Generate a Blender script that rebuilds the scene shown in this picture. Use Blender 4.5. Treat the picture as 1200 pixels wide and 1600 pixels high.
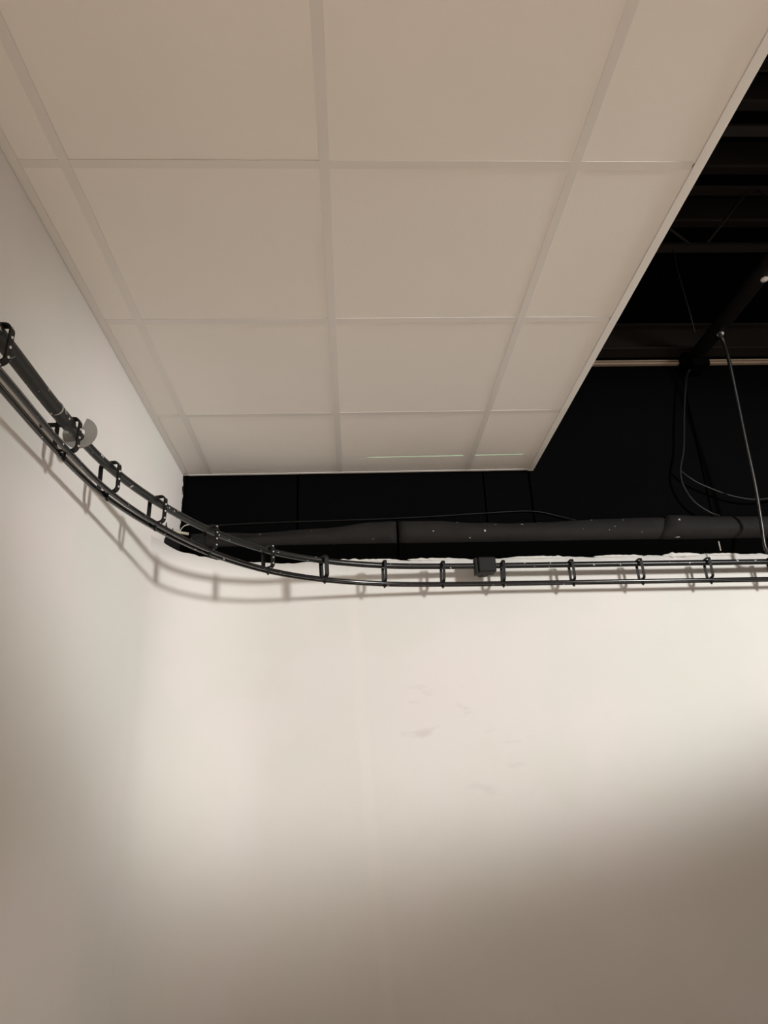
import bpy, bmesh, math, random
from mathutils import Vector, Matrix, noise

for o in list(bpy.data.objects):
    bpy.data.objects.remove(o)
random.seed(7)
S = bpy.context.scene
C = S.collection
PI = math.pi
ZC = 1.6                                   # camera height above the floor

# ------------------------------------------------------------------ camera
F_PX, PITCH, YAW, ROLL = 1102.9, 0.3677, 0.0507, -0.0381
cam_d = bpy.data.cameras.new('camera')
cam = bpy.data.objects.new('camera', cam_d)
C.objects.link(cam)
cam_d.sensor_fit = 'VERTICAL'
cam_d.sensor_height = 32.0
cam_d.lens = 32.0 * F_PX / 1600.0
cam_d.clip_start = 0.02
fw = Vector((math.sin(YAW) * math.cos(PITCH), math.cos(YAW) * math.cos(PITCH), math.sin(PITCH)))
rt = Vector((math.cos(YAW), -math.sin(YAW), 0))
up = rt.cross(fw)
rt2 = rt * math.cos(ROLL) + up * math.sin(ROLL)
up2 = up * math.cos(ROLL) - rt * math.sin(ROLL)
m = Matrix((rt2, up2, -fw)).transposed().to_4x4()
m.translation = (0, 0, ZC)
cam.matrix_world = m
S.camera = cam

# ------------------------------------------------------------------ world, lights, exposure
S.view_settings.view_transform = 'Standard'
S.view_settings.look = 'None'
S.view_settings.gamma = 1.0
S.view_settings.use_curve_mapping = False
S.view_settings.exposure = 0.0
w = bpy.data.worlds.new('room_ambience')
S.world = w
w.use_nodes = True
w.node_tree.nodes['Background'].inputs[0].default_value = (1.0, 0.84, 0.715, 1)
w.node_tree.nodes['Background'].inputs[1].default_value = 0.38



def beam(loc, az, el, size, blend, width, roll, energy, radius, color):
    """A studio spotlight's light: a wide, flat, soft-edged beam."""
    az, el = math.radians(az), math.radians(el)
    d = Vector((math.sin(az) * math.cos(el), math.cos(az) * math.cos(el), math.sin(el)))
    ld = bpy.data.lights.new('studio_or_fill_light', 'SPOT')
    ld.shadow_soft_size = radius
    ld.spot_size = math.radians(size)
    ld.spot_blend = blend
    ld.energy = energy
    ld.color = color
    lo = bpy.data.objects.new('studio_or_fill_light', ld)
    C.objects.link(lo)
    lo.location = loc
    lo.rotation_euler = (d.to_track_quat('-Z', 'Y').to_matrix() @ Matrix.Rotation(math.radians(roll), 3, 'Z')).to_euler()
    lo.scale = (width, 1.0, 1.0)
    return Vector(loc), d


# right of and behind the camera: the main studio lamp, then an added fill lamp
BEAMS = [beam((3.1, -1.5, 2.75), -25.8, -3.2, 28, 0.64, 2.4, 5, 770, 0.22, (1.0, 0.975, 0.925)),
         beam((2.6, -1.2, 1.00), -44.0, 1.5, 15, 0.95, 3.3, 13, 85, 0.12, (1.0, 0.94, 0.86))]  # second beam is added fill that brightens the lower-left wall


# ------------------------------------------------------------------ materials
def new_mat(name):
    mt = bpy.data.materials.new(name)
    mt.use_nodes = True
    nt = mt.node_tree
    return mt, nt, nt.nodes['Principled BSDF']


def N(nt, typ, **kw):
    n = nt.nodes.new(typ)
    for k, v in kw.items():
        setattr(n, k, v)
    return n


def simple(name, col, rough=0.5, var=0.15, scale=8.0, bump=0.0, bscale=120.0, metal=0.0, specks=None, spec=0.5):
    """Procedural paint: base colour with slow variation, optional specks of another colour, fine bump."""
    mt, nt, b = new_mat(name)
    tc = N(nt, 'ShaderNodeTexCoord')
    n1 = N(nt, 'ShaderNodeTexNoise')
    n1.inputs['Scale'].default_value = scale
    n1.inputs['Detail'].default_value = 5
    nt.links.new(tc.outputs['Object'], n1.inputs['Vector'])
    mx = N(nt, 'ShaderNodeMix', data_type='RGBA')
    mx.inputs[6].default_value = (*[c * (1 - var) for c in col], 1)
    mx.inputs[7].default_value = (*[min(1, c * (1 + var)) for c in col], 1)
    nt.links.new(n1.outputs['Fac'], mx.inputs[0])
    out = mx.outputs[2]
    if specks:
        scol, sscale, thr = specks
        n2 = N(nt, 'ShaderNodeTexNoise')
        n2.inputs['Scale'].default_value = sscale
        n2.inputs['Detail'].default_value = 3
        nt.links.new(tc.outputs['Object'], n2.inputs['Vector'])
        rp = N(nt, 'ShaderNodeMapRange')
        rp.inputs[1].default_value = thr
        rp.inputs[2].default_value = thr + 0.02
        nt.links.new(n2.outputs['Fac'], rp.inputs[0])
        m2 = N(nt, 'ShaderNodeMix', data_type='RGBA')
        nt.links.new(rp.outputs[0], m2.inputs[0])
        nt.links.new(out, m2.inputs[6])
        m2.inputs[7].default_value = (*scol, 1)
        out = m2.outputs[2]
    nt.links.new(out, b.inputs['Base Color'])
    b.inputs['Roughness'].default_value = rough
    b.inputs['Metallic'].default_value = metal
    b.inputs['Specular IOR Level'].default_value = spec
    if bump:
        n3 = N(nt, 'ShaderNodeTexNoise')
        n3.inputs['Scale'].default_value = bscale
        n3.inputs['Detail'].default_value = 4
        nt.links.new(tc.outputs['Object'], n3.inputs['Vector'])
        bp = N(nt, 'ShaderNodeBump')
        bp.inputs['Strength'].default_value = bump
        bp.inputs['Distance'].default_value = 0.002
        nt.links.new(n3.outputs['Fac'], bp.inputs['Height'])
        nt.links.new(bp.outputs['Normal'], b.inputs['Normal'])
    return mt


def math_node(nt, op, a, b=None, c=None, clamp=False):
    n = N(nt, 'ShaderNodeMath', operation=op)
    n.use_clamp = clamp
    for i, v in enumerate((a, b, c)):
        if v is None:
            continue
        if isinstance(v, (int, float)):
            n.inputs[i].default_value = v
        else:
            nt.links.new(v, n.inputs[i])
    return n.outputs[0]


def wall_paint(name, mode):
    """White studio emulsion: cloudy touch-up patches, roller texture; 'back' adds a filled plaster joint and
    scuffs, 'left' adds the ragged black cutting-in by the corner."""
    mt, nt, b = new_mat(name)
    L = nt.links.new
    geo = N(nt, 'ShaderNodeTexCoord')
    sep = N(nt, 'ShaderNodeSeparateXYZ')
    L(geo.outputs['Object'], sep.inputs[0])
    n1 = N(nt, 'ShaderNodeTexNoise')
    n1.inputs['Scale'].default_value = 1.7
    n1.inputs['Detail'].default_value = 3
    L(geo.outputs['Object'], n1.inputs['Vector'])
    rp = N(nt, 'ShaderNodeValToRGB')
    e = rp.color_ramp.elements
    e[0].position = 0.36
    e[0].color = (0.775, 0.785, 0.755, 1)
    e[1].position = 0.64
    e[1].color = (0.83, 0.805, 0.80, 1)
    L(n1.outputs['Fac'], rp.inputs[0])
    col = rp.outputs[0]
    height = None
    if mode == 'back':
        nw = N(nt, 'ShaderNodeTexNoise')
        nw.inputs['Scale'].default_value = 5.0
        nw.inputs['Detail'].default_value = 4
        L(geo.outputs['Object'], nw.inputs['Vector'])
        # filled joint, slightly off plumb: x runs from 0.0 at z 2.38 to 0.07 at z 1.25
        cx = math_node(nt, 'MULTIPLY_ADD', sep.outputs[2], -0.06, 0.143)
        dx = math_node(nt, 'SUBTRACT', sep.outputs[0], cx)
        dx = math_node(nt, 'ADD', dx, math_node(nt, 'MULTIPLY_ADD', nw.outputs['Fac'], 0.05, -0.025))
        ad = math_node(nt, 'ABSOLUTE', dx)
        joint = N(nt, 'ShaderNodeMapRange')
        joint.interpolation_type = 'SMOOTHSTEP'
        joint.inputs[1].default_value = 0.012
        joint.inputs[2].default_value = 0.034
        joint.inputs[3].default_value = 1
        joint.inputs[4].default_value = 0
        L(ad, joint.inputs[0])
        mj = N(nt, 'ShaderNodeMix', data_type='RGBA')
        L(math_node(nt, 'MULTIPLY', joint.outputs[0], 0.22), mj.inputs[0])
        L(col, mj.inputs[6])
        mj.inputs[7].default_value = (0.87, 0.85, 0.81, 1)
        col = mj.outputs[2]
        height = math_node(nt, 'MULTIPLY', joint.outputs[0], 0.5)
        # scuffs around x 0.55, z 1.85
        vs = N(nt, 'ShaderNodeVectorMath', operation='DISTANCE')
        L(geo.outputs['Object'], vs.inputs[0])
        vs.inputs[1].default_value = (0.45, 3.03, 1.80)
        near = N(nt, 'ShaderNodeMapRange')
        near.inputs[1].default_value = 0.12
        near.inputs[2].default_value = 0.36
        near.inputs[3].default_value = 1
        near.inputs[4].default_value = 0
        L(vs.outputs['Value'], near.inputs[0])
        mp = N(nt, 'ShaderNodeMapping')
        mp.inputs['Rotation'].default_value = (0, 0.5, 0)
        mp.inputs['Scale'].default_value = (3.5, 1, 10)
        L(geo.outputs['Object'], mp.inputs[0])
        ns = N(nt, 'ShaderNodeTexNoise')
        ns.inputs['Scale'].default_value = 1.6
        ns.inputs['Detail'].default_value = 6
        L(mp.outputs[0], ns.inputs['Vector'])
        sc = N(nt, 'ShaderNodeMapRange')
        sc.inputs[1].default_value = 0.60
        sc.inputs[2].default_value = 0.72
        L(ns.outputs['Fac'], sc.inputs[0])
        ms = N(nt, 'ShaderNodeMix', data_type='RGBA')
        L(math_node(nt, 'MULTIPLY', math_node(nt, 'MULTIPLY', sc.outputs[0], near.outputs[0]), 0.5), ms.inputs[0])
        L(col, ms.inputs[6])
        ms.inputs[7].default_value = (0.58, 0.53, 0.53, 1)
        col = ms.outputs[2]
    if mode == 'left':
        nw = N(nt, 'ShaderNodeTexNoise')
        nw.inputs['Scale'].default_value = 28.0
        nw.inputs['Detail'].default_value = 5
        L(geo.outputs['Object'], nw.inputs['Vector'])
        wob = math_node(nt, 'MULTIPLY_ADD', nw.outputs['Fac'], 0.09, -0.045)
        yy = math_node(nt, 'ADD', sep.outputs[1], wob)
        zz = math_node(nt, 'ADD', sep.outputs[2], wob)
        a = math_node(nt, 'GREATER_THAN', yy, 3.028)
        lowz = math_node(nt, 'LESS_THAN', zz, 2.655)
        hiz = math_node(nt, 'GREATER_THAN', sep.outputs[2], 2.50)
        yb = math_node(nt, 'GREATER_THAN', yy, 2.80)
        patch = math_node(nt, 'MULTIPLY', math_node(nt, 'MULTIPLY', lowz, hiz), yb)
        blk = math_node(nt, 'MAXIMUM', a, patch)
        mb = N(nt, 'ShaderNodeMix', data_type='RGBA')
        L(blk, mb.inputs[0])
        L(col, mb.inputs[6])
        mb.inputs[7].default_value = (0.008, 0.008, 0.009, 1)
        col = mb.outputs[2]
    L(col, b.inputs['Base Color'])
    b.inputs['Roughness'].default_value = 0.72
    b.inputs['Specular IOR Level'].default_value = 0.3
    n3 = N(nt, 'ShaderNodeTexNoise')
    n3.inputs['Scale'].default_value = 160
    n3.inputs['Detail'].default_value = 4
    L(geo.outputs['Object'], n3.inputs['Vector'])
    bp = N(nt, 'ShaderNodeBump')
    bp.inputs['Strength'].default_value = 0.10
    bp.inputs['Distance'].default_value = 0.002
    hsum = n3.outputs['Fac'] if height is None else math_node(nt, 'ADD', n3.outputs['Fac'], height)
    L(hsum, bp.inputs['Height'])
    L(bp.outputs['Normal'], b.inputs['Normal'])
    return mt


M = {
    'wall_back': wall_paint('white_emulsion_back', 'back'),
    'wall_left': wall_paint('white_emulsion_left', 'left'),
    'tile': simple('mineral_fibre_tile', (0.86, 0.84, 0.805), 0.95, 0.02, 3.0, 0.25, 420, spec=0.2),
    'tee': simple('white_enamel_grid', (0.77, 0.755, 0.725), 0.32, 0.02, 5.0),
    'trim': simple('white_edge_trim', (0.82, 0.81, 0.78), 0.35, 0.02, 5.0),
    'black_wall': simple('black_wall_paint', (0.0010, 0.0010, 0.0013), 0.85, 0.5, 3.0, 0.5, 60, spec=0.05),
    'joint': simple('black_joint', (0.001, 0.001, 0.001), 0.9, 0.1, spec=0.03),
    'roll': simple('black_duct_wrap', (0.016, 0.0150, 0.0148), 0.8, 0.35, 9.0, 0.6, 45, spec=0.2,
                   specks=((0.5, 0.48, 0.45), 38.0, 0.71)),
    'steel': simple('black_roof_steel', (0.020, 0.017, 0.0155), 0.55, 0.3, 6.0, 0.2, 80, spec=0.2),
    'roof': simple('black_roof_deck', (0.0015, 0.0015, 0.0015), 0.9, 0.2, spec=0.05),
    'rail': simple('black_rail_paint', (0.008, 0.009, 0.009), 0.35, 0.4, 20.0, 0.15, 200,
                   specks=((0.62, 0.60, 0.55), 55.0, 0.68)),
    'sleeve': simple('worn_dark_pipe', (0.011, 0.012, 0.011), 0.5, 0.5, 25.0, 0.3, 150,
                     specks=((0.55, 0.53, 0.48), 48.0, 0.655)),
    'track': simple('gloss_black_track', (0.007, 0.007, 0.008), 0.18, 0.3, 20.0,
                    specks=((0.62, 0.60, 0.55), 55.0, 0.69)),
    'strap': simple('black_band', (0.007, 0.007, 0.007), 0.55, 0.4, 30.0, spec=0.25),
    'grey_disc': simple('dull_zinc', (0.26, 0.26, 0.245), 0.6, 0.15, 30.0),
    'cable': simple('black_cable', (0.008, 0.008, 0.008), 0.45, 0.2, 12.0, spec=0.25),
    'raised_dot': simple('pale_raised_dot', (0.62, 0.61, 0.58), 0.4, 0.1, 30.0),
    'gloss_cable': simple('gloss_black_cable', (0.010, 0.010, 0.010), 0.28, 0.2, 12.0),
    'pale': simple('pale_plastic', (0.50, 0.47, 0.40), 0.5, 0.12, 20.0),
    'white_clip': simple('white_clip', (0.85, 0.80, 0.80), 0.5, 0.08, 20.0),
    'batten': simple('bare_timber_batten', (0.42, 0.33, 0.25), 0.7, 0.2, 14.0),
    'plaster': simple('white_filler_crust', (0.76, 0.75, 0.72), 0.85, 0.1, 40.0, 0.6, 120),
    'floor': simple('warm_timber_floor', (0.58, 0.47, 0.385), 0.5, 0.2, 2.5),
    'lamp_black': simple('matte_black_metal', (0.02, 0.02, 0.02), 0.5, 0.2, 10.0),
}


# ------------------------------------------------------------------ mesh helpers
def obj(name, bm, mat, parent=None, smooth=False):
    me = bpy.data.meshes.new(name)
    bmesh.ops.recalc_face_normals(bm, faces=bm.faces[:])
    bm.to_mesh(me)
    bm.free()
    if smooth:
        for p in me.polygons:
            p.use_smooth = True
    me.materials.append(M[mat])
    o = bpy.data.objects.new(name, me)
    C.objects.link(o)
    if parent:
        o.parent = parent
        o.matrix_parent_inverse = parent.matrix_world.inverted() if parent.type != 'EMPTY' else Matrix.Translation(-parent.location)
    return o


def tag(o, label, cat, group=None):
    o['label'] = label
    o['category'] = cat
    if group:
        o['group'] = group
    return o


def thing(name, label, cat, loc, group=None):
    o = bpy.data.objects.new(name, None)
    C.objects.link(o)
    o.location = loc
    o.empty_display_size = 0.1
    return tag(o, label, cat, group)


def struct(name, bm, mat, label=None, smooth=False):
    o = obj(name, bm, mat, None, smooth)
    o['kind'] = 'structure'
    if label:
        o['label'] = label
    return o


def box(bm, x0, x1, y0, y1, z0, z1, bevel=0.0, seg=2):
    r = bmesh.ops.create_cube(bm, size=1.0)
    vs = r['verts']
    for v in vs:
        v.co = Vector(((x0 + x1) / 2 + v.co.x * (x1 - x0), (y0 + y1) / 2 + v.co.y * (y1 - y0), (z0 + z1) / 2 + v.co.z * (z1 - z0)))
    if bevel:
        ed = {e for v in vs for e in v.link_edges}
        bmesh.ops.bevel(bm, geom=list(ed), offset=bevel, segments=seg, affect='EDGES', profile=0.5)
    return bm


def B(*a, **k):
    return box(bmesh.new(), *a, **k)


def catmull(pts, n=10):
    P = [Vector(p) for p in pts]
    P = [P[0] * 2 - P[1]] + P + [P[-1] * 2 - P[-2]]
    out = []
    for i in range(1, len(P) - 2):
        for k in range(n):
            t = k / n
            a, b, c, d = P[i - 1], P[i], P[i + 1], P[i + 2]
            out.append(0.5 * ((2 * b) + (c - a) * t + (2 * a - 5 * b + 4 * c - d) * t * t + (3 * b - a - 3 * c + d) * t ** 3))
    out.append(P[-2])
    return out


def frames(path):
    fr = []
    for i, p in enumerate(path):
        a = path[max(0, i - 1)]
        b = path[min(len(path) - 1, i + 1)]
        t = (b - a).normalized()
        ref = Vector((0, 0, 1)) if abs(t.z) < 0.9 else Vector((0, 1, 0))
        s = t.cross(ref).normalized()
        u = s.cross(t).normalized()
        fr.append((p, t, s, u))
    return fr


def sweep(bm, path, section, cap=True, scale=None):
    """Sweep a closed 2-D section (side, up) along a 3-D path."""
    rings = []
    for i, (p, t, s, u) in enumerate(frames(path)):
        k = 1.0 if scale is None else scale(i / (len(path) - 1))
        rings.append([bm.verts.new(p + s * (a * k) + u * (b * k)) for a, b in section])
    n = len(section)
    for r0, r1 in zip(rings, rings[1:]):
        for j in range(n):
            bm.faces.new((r0[j], r0[(j + 1) % n], r1[(j + 1) % n], r1[j]))
    if cap:
        bm.faces.new(rings[0])
        bm.faces.new(rings[-1][::-1])
    return bm


def circ(r, n=12):
    return [(r * math.cos(2 * PI * k / n), r * math.sin(2 * PI * k / n)) for k in range(n)]


def tube(path, r, n=12, scale=None):
    return sweep(bmesh.new(), [Vector(p) for p in path], circ(r, n), True, scale)


# ------------------------------------------------------------------ the room shell
CEIL = ZC + 1.3666
XL, YB = -0.771, 3.03
ZTOP = ZC + 0.937                          # top of the white curved studio wall

struct('floor', B(-1.2, 6, -6, 3.6, -0.1, 0.0), 'floor', 'warm brown floor below the frame')
struct('wall_left', B(XL - 0.12, XL, -6, 3.10, 0, ZC + 2.9), 'wall_left', 'white left wall with a ragged black edge by the corner')

# white curved wall: along the left wall, round the corner (radius 0.3) and along the back
R = 0.42
prof = [(XL - 0.002, YB - R - 0.03)]
for k in range(0, 25):
    a = PI - k / 24 * PI / 2
    prof.append((XL + 0.0003 + R + R * math.cos(a), YB - R + R * math.sin(a)))
x = XL + R + 0.02
while x < 6.0:
    prof.append((x, YB))
    x += 0.012 if x < 2.6 else 0.25
bm = bmesh.new()
rows = []
for i, (px, py) in enumerate(prof):
    j = noise.fractal(Vector((px * 9, py * 9, 3.1)), 1.0, 2.0, 4) * 0.012
    drop = 0.012 * max(0, px) / 1.9
    zt = ZTOP + j - drop
    rows.append([bm.verts.new((px, py, z)) for z in (0.0, 1.0, 2.0, 2.45, zt)])
for r0, r1 in zip(rows, rows[1:]):
    for k in range(4):
        bm.faces.new((r0[k], r1[k], r1[k + 1], r0[k + 1]))
bmesh.ops.recalc_face_normals(bm, faces=bm.faces[:])
if bm.faces[0].normal.x < 0:
    bmesh.ops.reverse_faces(bm, faces=bm.faces[:])
me = bpy.data.meshes.new('wall_back')
bm.to_mesh(me)
bm.free()
for p in me.polygons:
    p.use_smooth = True
me.materials.append(M['wall_back'])
wb = bpy.data.objects.new('wall_back', me)
C.objects.link(wb)
sd = wb.modifiers.new('thickness', 'SOLIDIFY')
sd.thickness = 0.010
sd.offset = -1
wb['kind'] = 'structure'
wb['label'] = 'white painted studio wall with a rounded corner'

# black upper wall behind it, of separate boards
ZW = ZC + 1.945
wu = struct('wall_upper', B(XL, 6.0, 3.066, 3.16, 2.3, ZC + 2.9), 'joint', 'black painted upper back wall of boards')
edges = [XL, -0.245, 0.632, 0.852, 1.70, 2.55, 3.40, 6.0]
for a, b in zip(edges, edges[1:]):
    off = random.uniform(-0.002, 0.002)
    obj('wall_board', B(a + 0.004, b - 0.004, 3.047 + off, 3.066, 2.31, ZW, bevel=0.002, seg=1), 'black_wall', wu)
for a, b in zip(edges, edges[1:]):
    obj('wall_board', B(a + 0.004, b - 0.004, 3.048, 3.066, ZW + 0.05, ZC + 2.6, bevel=0.002, seg=1), 'black_wall', wu)

# ------------------------------------------------------------------ suspended ceiling: tiles, grid, trims
YR = [1.2612 + 0.6 * k for k in range(-4, 3)]
XC = [-0.6453, -0.0453, 0.5547]
X_R, X_TR, Y_BK = 0.8698, 0.8439, 3.0282
T = 0.012                                   # half of the 24 mm grid face
ceil = bpy.data.objects.new('ceiling', None)
C.objects.link(ceil)
ceil.location = (0, 1.0, CEIL)
ceil['kind'] = 'structure'
ceil['label'] = 'white suspended ceiling of square tiles in a grid'
xs = [XL] + XC + [X_R - 0.004]
ys = YR + [Y_BK - 0.002]
for i in range(len(xs) - 1):
    for j in range(len(ys) - 1):
        dz = random.uniform(-0.0002, 0.0006)
        x0, x1 = xs[i] + 0.004, xs[i + 1] - 0.004
        obj('ceiling_tile', B(x0, x1, ys[j] + 0.004, ys[j + 1] - 0.004, CEIL + 0.0015 + dz, CEIL + 0.0165 + dz, bevel=0.0012, seg=1), 'tile', ceil)
for xc in XC:
    bm = B(xc - T, xc + T, YR[0], Y_BK - 0.003, CEIL, CEIL + 0.0012, bevel=0.0004, seg=1)
    box(bm, xc - 0.001, xc + 0.001, YR[0], Y_BK - 0.003, CEIL + 0.001, CEIL + 0.038)
    obj('main_tee', bm, 'tee', ceil)
for i in range(len(xs) - 1):
    for yr in YR:
        x0 = xs[i] + (T if i else 0.022)
        x1 = xs[i + 1] - (T if i < len(xs) - 2 else 0.024)
        bm = B(x0, x1, yr - T, yr + T, CEIL + 0.0002, CEIL + 0.0012, bevel=0.0003, seg=1)
        box(bm, x0, x1, yr - 0.001, yr + 0.001, CEIL + 0.001, CEIL + 0.03)
        obj('cross_tee', bm, 'tee', ceil)
bm = B(XL + 0.001, XL + 0.024, YR[0], Y_BK - 0.002, CEIL - 0.0006, CEIL + 0.0008)
box(bm, XL + 0.0005, XL + 0.0025, YR[0], Y_BK - 0.002, CEIL, CEIL + 0.024)
obj('wall_angle', bm, 'tee', ceil)
bm = B(XL + 0.024, X_R, Y_BK - 0.014, Y_BK, CEIL - 0.0012, CEIL + 0.0008, bevel=0.0005, seg=1)
box(bm, XL + 0.024, X_R, Y_BK - 0.0015, Y_BK, CEIL - 0.0005, CEIL + 0.05)
obj('edge_trim', bm, 'trim', ceil)
bm = B(X_TR, X_R, YR[0], Y_BK, CEIL - 0.004, CEIL - 0.0008, bevel=0.0012, seg=2)
box(bm, X_R - 0.0025, X_R, YR[0], Y_BK, CEIL - 0.003, CEIL + 0.06, bevel=0.001, seg=1)
obj('edge_trim', bm, 'trim', ceil)

# ------------------------------------------------------------------ black roof void to the right
roof = struct('roof_deck', B(XL, 6.0, -6, 3.2, ZC + 2.75, ZC + 2.85), 'roof', 'black roof deck above the open ceiling')
for k in range(-6, 6):
    y = 2.09 + 0.335 * k
    bm = B(XL + 0.02, 5.9, y - 0.028, y + 0.028, ZC + 2.60, ZC + 2.752, bevel=0.008, seg=2)
    obj('purlin', bm, 'steel', roof)


def joist(y, zb, zt, x_off, label):
    t = thing('lattice_joist', label, 'joist', (2.0, y, ZC + zb), 'lattice joists in the roof void')
    for z, nm in ((zb, 'bottom_chord'), (zt, 'top_chord')):
        bm = B(XL + 0.02, 5.9, y - 0.022, y + 0.022, ZC + z - 0.004, ZC + z + 0.004, bevel=0.001, seg=1)
        box(bm, XL + 0.02, 5.9, y - 0.004, y + 0.004, ZC + z, ZC + z + (0.03 if z == zb else -0.03))
        obj(nm, bm, 'steel', t)
    k = -4
    while x_off + 0.32 * k < 4.2:
        xa = x_off + 0.32 * k
        za, zb2 = (zb, zt) if k % 2 == 0 else (zt, zb)
        s = 0.018
        obj('web_bar', tube([(xa + s, y, ZC + za), (xa + 0.32 - s, y, ZC + zb2)], 0.006, 8), 'steel', t, True)
        k += 1
    return t


joist(2.45, 2.17, 2.51, 1.57, 'black lattice roof joist whose zigzag web shows beside the ceiling edge')
joist(1.845, 2.17, 2.51, 1.30, 'black lattice roof joist nearest the camera at the top right')

t = thing('steel_beam', 'dark steel beam running above the pale batten on the black wall', 'beam', (2.4, 2.985, ZC + 2.0))
obj('flange', B(XL + 0.02, 5.9, 2.945, 3.030, ZC + 1.985, ZC + 1.995, bevel=0.002, seg=1), 'steel', t)
obj('web', B(XL + 0.02, 5.9, 2.984, 2.992, ZC + 1.99, ZC + 2.13), 'steel', t)
obj('flange', B(XL + 0.02, 5.9, 2.945, 3.030, ZC + 2.125, ZC + 2.135, bevel=0.002, seg=1), 'steel', t)

t = thing('batten', 'long pale unpainted batten along the top of the black wall', 'batten', (2.2, 3.04, ZW))
for a, b in ((XL + 0.03, 1.695), (1.795, 5.9)):
    obj('lower_strip', B(a, b, 3.024, 3.047, ZW + 0.001, ZW + 0.012, bevel=0.002, seg=1), 'batten', t)
    obj('upper_strip', B(a, b, 3.026, 3.047, ZW + 0.018, ZW + 0.026, bevel=0.002, seg=1), 'batten', t)

# service pipe running towards the back wall
px_, pz_ = 1.75, ZC + 1.95
t = thing('service_pipe', 'thick black pipe running to the back wall with two white clips', 'pipe', (px_, 3.0, pz_))
obj('pipe', tube([(px_, -2.5, pz_), (px_, 2.995, pz_)], 0.036, 20), 'steel', t, True)
obj('wall_flange', tube([(px_, 2.985, pz_), (px_, 3.04, pz_)], 0.062, 20), 'roof', t, True)
obj('bracket', B(px_ - 0.045, px_ + 0.045, 2.93, 3.040, pz_ - 0.07, pz_ - 0.03, bevel=0.006), 'roof', t)
for cy in (2.343, 2.728):
    bm = bmesh.new()
    bmesh.ops.create_uvsphere(bm, u_segments=12, v_segments=8, radius=0.017)
    for v in bm.verts:
        v.co = Vector((px_ + 0.0 + v.co.x * 0.95, cy + v.co.y * 1.0, pz_ - 0.036 + v.co.z * 0.6))
    obj('clip', bm, 'white_clip', t, True)


# ------------------------------------------------------------------ black wrapped duct along the wall top
def roll_section(k, top):
    base = [(0.000, 1.105 + top), (0.028, 1.112 + top), (0.054, 1.102 + top), (0.071, 1.080 + top), (0.079, 1.052), (0.077, 1.032),
            (0.066, 1.018), (0.050, 1.010), (0.034, 1.006), (0.018, 1.004), (0.000, 1.003)]
    return [(a * k, b) for a, b in base]


rl = thing('wrapped_duct', 'black cloth-wrapped duct lying along the top of the white back wall', 'duct', (1.0, 3.03, ZC + 0.95))
segs = [(-0.72, 0.205, 0.5, 0.95, -0.035, 0.0), (0.215, 1.43, 1.0, 0.92, 0.0, -0.004), (1.40, 3.6, 1.25, 1.1, 0.012, 0.0)]
for si, (xa, xb, ka, kb, ta, tb) in enumerate(segs):
    bm = bmesh.new()
    n = 60
    rings = []
    for i in range(n + 1):
        f = i / n
        xx = xa + (xb - xa) * f
        k = ka + (kb - ka) * f
        endk = 1 - 0.28 * (max(0, 1 - f / 0.035) ** 2 + max(0, 1 - (1 - f) / 0.035) ** 2)
        sag = 0.010 * math.sin(xx * 5.0 + si) + noise.noise(Vector((xx * 6, si, 0))) * 0.006
        top = ta + (tb - ta) * f + sag
        drop = -0.012 * max(0, xx) / 1.9
        ring = []
        for jx, (d, z) in enumerate(roll_section(k * endk, top)):
            wob = noise.noise(Vector((xx * 11, jx * 0.55, si * 3))) * 0.005 * (1 if 0 < jx < 10 else 0)
            skew = 0.0
            if si == 2:
                skew = 0.045 * (z - 1.0) / 0.1 * max(0, 1 - f / 0.05)
            if si == 1:
                skew = 0.045 * (z - 1.0) / 0.1 * max(0, 1 - (1 - f) / 0.05)
            ring.append(bm.verts.new((xx + skew, 3.0425 - d - wob, ZC + z + drop)))
        rings.append(ring)
    for r0, r1 in zip(rings, rings[1:]):
        for jx in range(len(r0) - 1):
            bm.faces.new((r0[jx], r0[jx + 1], r1[jx + 1], r1[jx]))
        bm.faces.new((r0[-1], r0[0], r1[0], r1[-1]))
    bm.faces.new(rings[0])
    bm.faces.new(rings[-1][::-1])
    obj('wrap_section', bm, 'roll', rl, True)
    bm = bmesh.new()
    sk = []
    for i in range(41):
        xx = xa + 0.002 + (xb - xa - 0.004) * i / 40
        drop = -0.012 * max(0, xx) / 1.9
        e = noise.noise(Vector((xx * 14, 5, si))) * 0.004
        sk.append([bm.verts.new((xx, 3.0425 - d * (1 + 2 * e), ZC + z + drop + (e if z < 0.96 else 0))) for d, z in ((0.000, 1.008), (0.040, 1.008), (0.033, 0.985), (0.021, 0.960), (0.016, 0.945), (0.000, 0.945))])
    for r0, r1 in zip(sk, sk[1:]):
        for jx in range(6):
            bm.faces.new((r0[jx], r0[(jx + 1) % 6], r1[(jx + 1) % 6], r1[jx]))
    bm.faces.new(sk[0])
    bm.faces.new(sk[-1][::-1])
    obj('black_lower_half', bm, 'joint', rl)  # separate darker strip added so the duct's lower half is black

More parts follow.
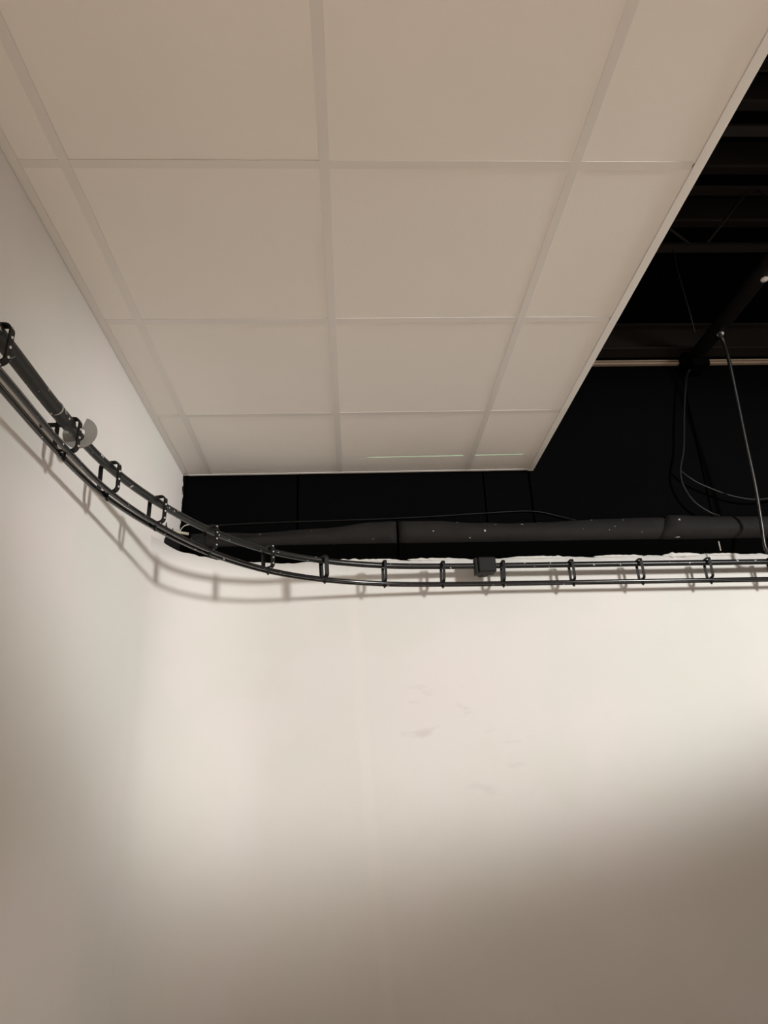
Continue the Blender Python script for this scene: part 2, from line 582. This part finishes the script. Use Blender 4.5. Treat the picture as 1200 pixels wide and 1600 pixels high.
# crusts of white filler along the joint between duct and wall
for i, (xa, xb, h) in enumerate(((-0.15, 0.10, 0.012), (0.02, 0.21, 0.010), (0.25, 0.46, 0.010), (0.72, 0.98, 0.012), (1.10, 1.33, 0.010), (1.42, 1.60, 0.018), (1.62, 1.78, 0.010))):
    bm = bmesh.new()
    n = 24
    rings = []
    for k in range(n + 1):
        f = k / n
        xx = xa + (xb - xa) * f
        e = math.sin(PI * f) ** 0.5 * h * (0.7 + 0.6 * noise.noise(Vector((xx * 40, i, 0))))
        e = max(e, 0.0006)
        zb = ZC + 0.938 - 0.012 * max(0, xx) / 1.9
        rings.append([bm.verts.new((xx, 3.034 + a * e * 0.7 - 0.004, zb + b * e)) for a, b in ((-1, 0), (-0.6, 0.8), (0.3, 1.0), (1, 0.4), (0.8, -0.6), (-0.3, -0.8))])
    for r0, r1 in zip(rings, rings[1:]):
        for j in range(6):
            bm.faces.new((r0[j], r0[(j + 1) % 6], r1[(j + 1) % 6], r1[j]))
    bm.faces.new(rings[0])
    bm.faces.new(rings[-1][::-1])
    obj('filler_crust', bm, 'plaster', wb, True)

# ------------------------------------------------------------------ curved rail
zdrop = lambda xx: -0.012 * min(1.5, max(0.0, (xx - 0.6) / 1.3))
plan = [(-0.700, -1.2), (-0.700, 0.0), (-0.700, 0.8), (-0.700, 1.25), (-0.702, 1.55), (-0.684, 1.84), (-0.617, 2.125), (-0.498, 2.41), (-0.325, 2.645),
        (-0.115, 2.795), (0.138, 2.885), (0.388, 2.915), (0.62, 2.925), (1.0, 2.925), (1.45, 2.925), (1.9, 2.925), (2.6, 2.925), (3.6, 2.925)]
PZ, TZ = ZC + 0.868, ZC + 0.790
path = [Vector((p.x, p.y, zdrop(p.x))) for p in catmull([(a, b, 0) for a, b in plan], 12)]


def sub(z, pred=lambda p: True, off=0.0):
    out = []
    for p, tt, s, u in frames(path):
        if pred(p):
            out.append(p + s * off + Vector((0, 0, z)))
    return out


rail = thing('curved_rail', 'black curved curtain rail bending round the corner of the white walls', 'rail', (-0.3, 2.6, PZ - 0.1))
SPLIT = 1.62
obj('pipe', tube(sub(PZ, lambda p: p.y > SPLIT - 0.1 or p.x > 0), 0.0125, 14), 'rail', rail, True)
obj('pipe_sleeve', tube(sub(PZ, lambda p: p.y < SPLIT and p.x < 0), 0.0180, 16), 'sleeve', rail, True)
sec = [(-0.0055, -0.007), (-0.0035, -0.009), (0.0035, -0.009), (0.0055, -0.007), (0.005, 0.003), (0.004, 0.004), (-0.004, 0.004), (-0.005, 0.003)]
for off in (-0.0135, 0.0135):
    obj('track_bar', sweep(bmesh.new(), sub(TZ, off=off), sec), 'track', rail, True)
# worn tape bands on the sleeve
for yb in (1.275, 1.515):
    obj('tape_band', tube([(-0.7005, yb, PZ), (-0.7008, yb + 0.004, PZ)], 0.0183, 16), 'grey_disc', rail, True)


# hanger strap: closed loop in the plane across the rail; the wide ones carry a row of small raised pale dots
def strap_mesh(wd):
    hw, top, bot, r = 0.030, 0.0205, -0.073, 0.016
    pts = []
    for cx, cz, a0 in ((hw - r, top - r, 0), (-hw + r, top - r, PI / 2), (-hw + r, bot + r, PI), (hw - r, bot + r, 3 * PI / 2)):
        for k in range(9):
            a = a0 + k / 8 * PI / 2
            pts.append(Vector((cx + r * math.cos(a), cz + r * math.sin(a))))
    pts.append(pts[0])
    L = [0]
    for a, b in zip(pts, pts[1:]):
        L.append(L[-1] + (b - a).length)
    n = 6 * 12

    def at(s):
        s %= L[-1]
        for i in range(len(pts) - 1):
            if L[i + 1] >= s:
                return pts[i].lerp(pts[i + 1], (s - L[i]) / max(1e-9, L[i + 1] - L[i]))
        return pts[-1]
    bm = bmesh.new()
    cols = (-wd, -wd * 0.7, wd * 0.7, wd)
    rws = [[bm.verts.new((at(L[-1] * i / n).x, c, at(L[-1] * i / n).y)) for c in cols] for i in range(n)]
    for i in range(n):
        r0, r1 = rws[i], rws[(i + 1) % n]
        for k in range(3):
            bm.faces.new((r0[k], r0[k + 1], r1[k + 1], r1[k]))
    bmesh.ops.recalc_face_normals(bm, faces=bm.faces[:])
    bmesh.ops.solidify(bm, geom=bm.faces[:], thickness=0.0038)
    me = bpy.data.meshes.new('hanger_strap')
    bm.to_mesh(me)
    bm.free()
    me.materials.append(M['strap'])
    rb = bmesh.new()
    for i in range(12):
        p = at(L[-1] * (i + 0.35) / 12)
        q = at(L[-1] * (i + 0.35) / 12 + 0.001)
        tg = (q - p).normalized()
        nv = Vector((tg.y, 0, -tg.x))
        tv = Vector((tg.x, 0, tg.y))
        c0 = Vector((p.x, 0, p.y))
        lo_ = [rb.verts.new(c0 + nv * 0.0003 + (tv * math.cos(a) + Vector((0, 1, 0)) * math.sin(a)) * 0.0033) for a in [PI / 4 * k for k in range(8)]]
        hi_ = [rb.verts.new(c0 + nv * 0.0026 + (tv * math.cos(a) + Vector((0, 1, 0)) * math.sin(a)) * 0.0024) for a in [PI / 4 * k for k in range(8)]]
        for k in range(8):
            rb.faces.new((lo_[k], lo_[(k + 1) % 8], hi_[(k + 1) % 8], hi_[k]))
        rb.faces.new(hi_)
        rb.faces.new(lo_[::-1])
    rm = bpy.data.meshes.new('raised_dot_row')
    bmesh.ops.recalc_face_normals(rb, faces=rb.faces[:])
    rb.to_mesh(rm)
    rb.free()
    rm.materials.append(M['raised_dot'])
    return me, rm


def bolt_mesh():
    bm = bmesh.new()
    sweep(bm, [Vector((0, 0, -0.098)), Vector((0, 0, -0.064))], circ(0.003, 8))
    sweep(bm, [Vector((0, 0, -0.094)), Vector((0, 0, -0.0875))], circ(0.0065, 6))
    me = bpy.data.meshes.new('bolt')
    bmesh.ops.recalc_face_normals(bm, faces=bm.faces[:])
    bm.to_mesh(me)
    bm.free()
    me.materials.append(M['strap'])
    return me


(wide_strap, raised_dots), (narrow_strap, _), bmesh_bolt = strap_mesh(0.0088), strap_mesh(0.0056), bolt_mesh()
ring_at = [(-0.70, 0.80), (-0.698, 1.215), (-0.703, 1.605), (-0.684, 1.865), (-0.617, 2.125), (-0.502, 2.405), (-0.325, 2.645), (-0.115, 2.795), (0.138, 2.885), (0.391, 2.915),
           (0.655, 2.925), (0.955, 2.925), (1.258, 2.925), (1.563, 2.925), (1.852, 2.925), (2.15, 2.925), (2.45, 2.925)]
fr = frames(path)
for rx, ry in ring_at:
    p, tt, s, u = min(fr, key=lambda q: (q[0].x - rx) ** 2 + (q[0].y - ry) ** 2)
    st = bpy.data.objects.new('hanger_strap', wide_strap if rx < 0.1 else narrow_strap)
    C.objects.link(st)
    st.parent = rail
    ang = math.atan2(tt.y, tt.x) - PI / 2 + random.uniform(-0.06, 0.06)
    mw = Matrix.Translation((rx, ry, PZ + p.z)) @ Matrix.Rotation(ang, 4, 'Z') @ Matrix.Rotation(random.uniform(-0.05, 0.05), 4, 'X')
    st.matrix_parent_inverse = Matrix.Translation(-rail.location)
    st.matrix_local = Matrix.Translation(-rail.location) @ mw
    st.matrix_parent_inverse = Matrix.Identity(4)
    st.matrix_basis = Matrix.Translation(-rail.location) @ mw
    bo = bpy.data.objects.new('bolt', bmesh_bolt)
    C.objects.link(bo)
    bo.parent = st
    if rx < -0.2:
        rv = bpy.data.objects.new('raised_dot_row', raised_dots)
        C.objects.link(rv)
        rv.parent = st

# grey collar disc threaded on the pipe by the second strap
bm = bmesh.new()
q0 = Vector((-0.699, 1.665, PZ + 0.012))
n = 28
ra, rb = 0.013, 0.044
vs = []
for side in (0, 0.004):
    for rr in (ra, rb):
        vs.append([bm.verts.new((q0.x + rr * math.cos(a), q0.y + side, q0.z + rr * math.sin(a))) for a in [math.radians(72) - math.radians(282) * k / n for k in range(n + 1)]])
i0, o0, i1, o1 = vs
for k in range(n):
    bm.faces.new((i0[k], o0[k], o0[k + 1], i0[k + 1]))
    bm.faces.new((i1[k], i1[k + 1], o1[k + 1], o1[k]))
    bm.faces.new((o0[k], o1[k], o1[k + 1], o0[k + 1]))
    bm.faces.new((i0[k], i0[k + 1], i1[k + 1], i1[k]))
bm.faces.new((i0[0], i1[0], o1[0], o0[0]))
bm.faces.new((i0[-1], o0[-1], o1[-1], i1[-1]))
cd = obj('collar_disc', bm, 'grey_disc', rail)
cd['label'] = 'pale grey split collar disc'

# black clamp holding the pipe to the back wall
zc = PZ
bm = B(0.545, 0.622, 2.895, 2.958, zc - 0.034, zc + 0.034, bevel=0.006)
box(bm, 0.562, 0.605, 2.955, 3.031, zc - 0.020, zc + 0.024, bevel=0.003)
box(bm, 0.530, 0.548, 2.905, 2.945, zc - 0.040, zc + 0.034, bevel=0.004)
cl = obj('wall_clamp', bm, 'strap', rail)
# wall stubs behind the straight runs
for (ax, ay, bx, by) in ((-0.700, 1.60, -0.772, 1.60), (-0.70, 0.45, -0.772, 0.45), (1.90, 2.925, 1.90, 3.032), (2.9, 2.925, 2.9, 3.032)):
    obj('wall_stub', tube([(ax, ay, PZ + zdrop(ax)), (bx, by, PZ + zdrop(ax))], 0.006, 8), 'strap', rail, True)


# ------------------------------------------------------------------ cables
def cable(name, pts, r, label, mat='cable', n=10):
    o = obj(name, tube(catmull([(a, b, ZC + c) for a, b, c in pts], 10), r, n), mat, None, True)
    return tag(o, label, 'cable')


cable('hanging_cable', [(1.74, 2.985, 1.90), (1.690, 2.98, 1.85), (1.638, 2.98, 1.655), (1.595, 2.98, 1.447), (1.557, 2.98, 1.33), (1.557, 2.98, 1.248), (1.593, 2.978, 1.167), (1.655, 2.975, 1.112), (1.70, 2.985, 1.10)], 0.0055,
      'thin black cable drooping from the pipe end down onto the wrapped duct')
cable('looped_cable', [(1.560, 2.995, 1.34), (1.60, 2.99, 1.295), (1.656, 2.99, 1.256), (1.797, 2.99, 1.195), (1.947, 2.99, 1.182), (2.2, 2.99, 1.25), (2.5, 2.99, 1.5)], 0.005,
      'slack black cable looping sideways across the black wall at right')


def sc_(p, y):
    k = y / 2.98
    return (p[0] * k, y, p[2] * k)


pp = [(1.905, 2.98, 2.105), (1.917, 2.98, 2.05), (1.922, 2.98, 1.944), (1.915, 2.98, 1.722), (1.906, 2.98, 1.476), (1.899, 2.98, 1.241), (1.885, 2.98, 1.05), (1.878, 2.98, 0.93), (1.93, 2.98, 0.90), (2.10, 2.98, 0.90)]
yy = [2.70, 2.72, 2.735, 2.77, 2.80, 2.825, 2.845, 2.86, 2.87, 2.88]
cable('dropped_cable', [sc_(p, y) for p, y in zip(pp, yy)], 0.0085, 'thick glossy black cable hanging down in front of the rail at the right edge', 'gloss_cable')
cable('wall_wire', [(-0.70, 3.040, 1.12), (-0.4, 3.038, 1.13), (0.034, 3.036, 1.135), (0.324, 3.036, 1.142), (0.617, 3.036, 1.155), (0.838, 3.034, 1.160), (0.968, 3.03, 1.130), (1.038, 3.02, 1.105)], 0.003,
      'thin black wire tacked along the black wall above the wrapped duct')
cable('hanger_wire', [(1.451, 2.45, 2.168), (1.455, 2.455, 2.12), (1.462, 2.47, 2.076), (1.485, 2.50, 1.979), (1.509, 2.53, 1.883), (1.53, 2.56, 1.804)], 0.0022,
      'fine dark wire hanging from the lattice joist beside the ceiling edge')
tag(obj('cable_tie', tube([(1.689 * .975, 2.945, ZC + 0.978 * .985), (1.694 * .975, 2.952, ZC + 0.930 * .99)], 0.0028, 8), 'pale', None, True),
    'short pale cable tie end sticking out under the wrapped duct', 'cable tie')

# pale wire end and conduit stub in the corner behind the rail
t = thing('conduit_stub', 'short pale conduit stub with a curled white wire in the black corner', 'conduit', (-0.71, 2.9, ZC + 1.02))
obj('conduit', tube([(-0.768, 2.855, ZC + 1.035), (-0.70, 2.90, ZC + 1.035)], 0.006, 10), 'pale', t, True)
obj('wire', tube(catmull([(-0.735, 2.89, ZC + 1.04), (-0.728, 2.895, ZC + 1.06), (-0.715, 2.90, ZC + 1.075), (-0.69, 2.91, ZC + 1.083)], 8), 0.002, 8), 'pale', t, True)

# ------------------------------------------------------------------ bodies of the studio lamp and the added fill lamp, right of and behind the camera
for (LAMP, LDIR), lab in zip(BEAMS, ('black studio lamp with a round dish on a tall stand', 'unseen black fill lamp with a round dish on a low stand, added for the lower left')):
    qm = LDIR.to_track_quat('-Z', 'Y').to_matrix()
    base = LAMP - LDIR * 0.45
    t = thing('studio_or_fill_lamp', lab, 'lamp', (base.x, base.y, 0), 'studio lamps')
    bm = bmesh.new()
    ringsl = []
    for d, r in ((0.23, 0.215), (0.29, 0.19), (0.35, 0.10), (0.37, 0.07), (0.65, 0.07), (0.65, 0.001)):
        ringsl.append([bm.verts.new(LAMP + qm @ Vector((r * math.cos(a), r * math.sin(a), d))) for a in [2 * PI * k / 24 for k in range(24)]])
    for r0, r1 in zip(ringsl, ringsl[1:]):
        for k in range(24):
            bm.faces.new((r0[k], r0[(k + 1) % 24], r1[(k + 1) % 24], r1[k]))
    obj('dish_housing', bm, 'lamp_black', t, True)
    obj('pole', tube([(base.x, base.y, 0.1), (base.x, base.y, base.z - 0.05)], 0.016, 12), 'lamp_black', t, True)
    for k in range(3):
        a = 2 * PI * k / 3
        obj('leg', tube([(base.x, base.y, 0.6), (base.x + 0.5 * math.cos(a), base.y + 0.5 * math.sin(a), 0.012)], 0.011, 8), 'lamp_black', t, True)

# ------------------------------------------------------------------ laser level on a tripod, right of the camera: draws the green line on the ceiling
LP = Vector((1.9, 0.1, 1.15))
La, Lb = Vector((0.083, 2.864, CEIL + 0.0015)), Vector((0.783, 2.855, CEIL + 0.0015))
gap0, gap1 = La.lerp(Lb, (0.5125 - 0.083) / 0.70), La.lerp(Lb, (0.5640 - 0.083) / 0.70)
aim = ((La + Lb) / 2 - LP).normalized()
nrm = (La - LP).cross(Lb - LP).normalized()
ax = nrm.cross(-aim).normalized()            # local x lies in the fan, local y is the fan's normal
rotm = Matrix((ax, nrm, -aim)).transposed()
gl = bpy.data.lights.new('laser_beam', 'SPOT')
gl.spot_size = math.radians(40)
gl.spot_blend = 0.05
gl.shadow_soft_size = 0.0
gl.energy = 1000
gl.color = (0.45, 1.0, 0.55)
gl.use_nodes = True
nt = gl.node_tree
em = nt.nodes['Emission']
tc = N(nt, 'ShaderNodeTexCoord')
sp = N(nt, 'ShaderNodeSeparateXYZ')
nt.links.new(tc.outputs['Normal'], sp.inputs[0])
u_ = math_node(nt, 'DIVIDE', sp.outputs[0], sp.outputs[2])
v_ = math_node(nt, 'ABSOLUTE', math_node(nt, 'DIVIDE', sp.outputs[1], sp.outputs[2]))


def loc_u(P):
    d = rotm.inverted() @ (P - LP)
    return d.x / d.z


thin = math_node(nt, 'LESS_THAN', v_, 0.00024)
mask = None
for p0, p1 in ((La, gap0), (gap1, Lb)):
    u0, u1 = sorted((loc_u(p0), loc_u(p1)))
    seg = math_node(nt, 'MULTIPLY', math_node(nt, 'GREATER_THAN', u_, u0), math_node(nt, 'LESS_THAN', u_, u1))
    mask = seg if mask is None else math_node(nt, 'ADD', mask, seg)
nt.links.new(math_node(nt, 'MULTIPLY', mask, thin), em.inputs['Strength'])
go = bpy.data.objects.new('laser_beam', gl)
C.objects.link(go)
go.matrix_world = Matrix.Translation(LP) @ rotm.to_4x4()

t = thing('laser_level', 'small laser level on a tripod', 'laser level', (LP.x, LP.y, 0))
back = LP - aim * 0.06
obj('body', B(back.x - 0.04, back.x + 0.04, back.y - 0.05, back.y + 0.03, back.z - 0.09, back.z + 0.005, bevel=0.01), 'lamp_black', t)
obj('column', tube([(back.x, back.y, 0.55), (back.x, back.y, back.z - 0.085)], 0.014, 12), 'lamp_black', t, True)
for k in range(3):
    an = 2 * PI * k / 3
    obj('leg', tube([(back.x, back.y, 0.60), (back.x + 0.32 * math.cos(an), back.y + 0.32 * math.sin(an), 0.012)], 0.010, 8), 'lamp_black', t, True)

# ------------------------------------------------------------------ unseen fill panel added behind the camera, so floor bounce brightens the ceiling
t = thing('fill_panel', 'unseen square fill panel added under the suspended ceiling', 'lamp', (0.2547, -0.84, CEIL))
bm = B(0.2547 - 0.287, 0.2547 + 0.287, -0.839 - 0.287, -0.839 + 0.287, CEIL - 0.006, CEIL + 0.0005, bevel=0.002, seg=1)
obj('frame', bm, 'trim', t)
pl = bpy.data.lights.new('fill_panel_light', 'AREA')
pl.shape = 'SQUARE'
pl.size = 0.52
pl.spread = math.radians(80)
pl.energy = 66
pl.color = (1.0, 0.94, 0.87)
po = bpy.data.objects.new('fill_panel_light', pl)
C.objects.link(po)
po.location = (0.2547, -0.839, CEIL - 0.008)
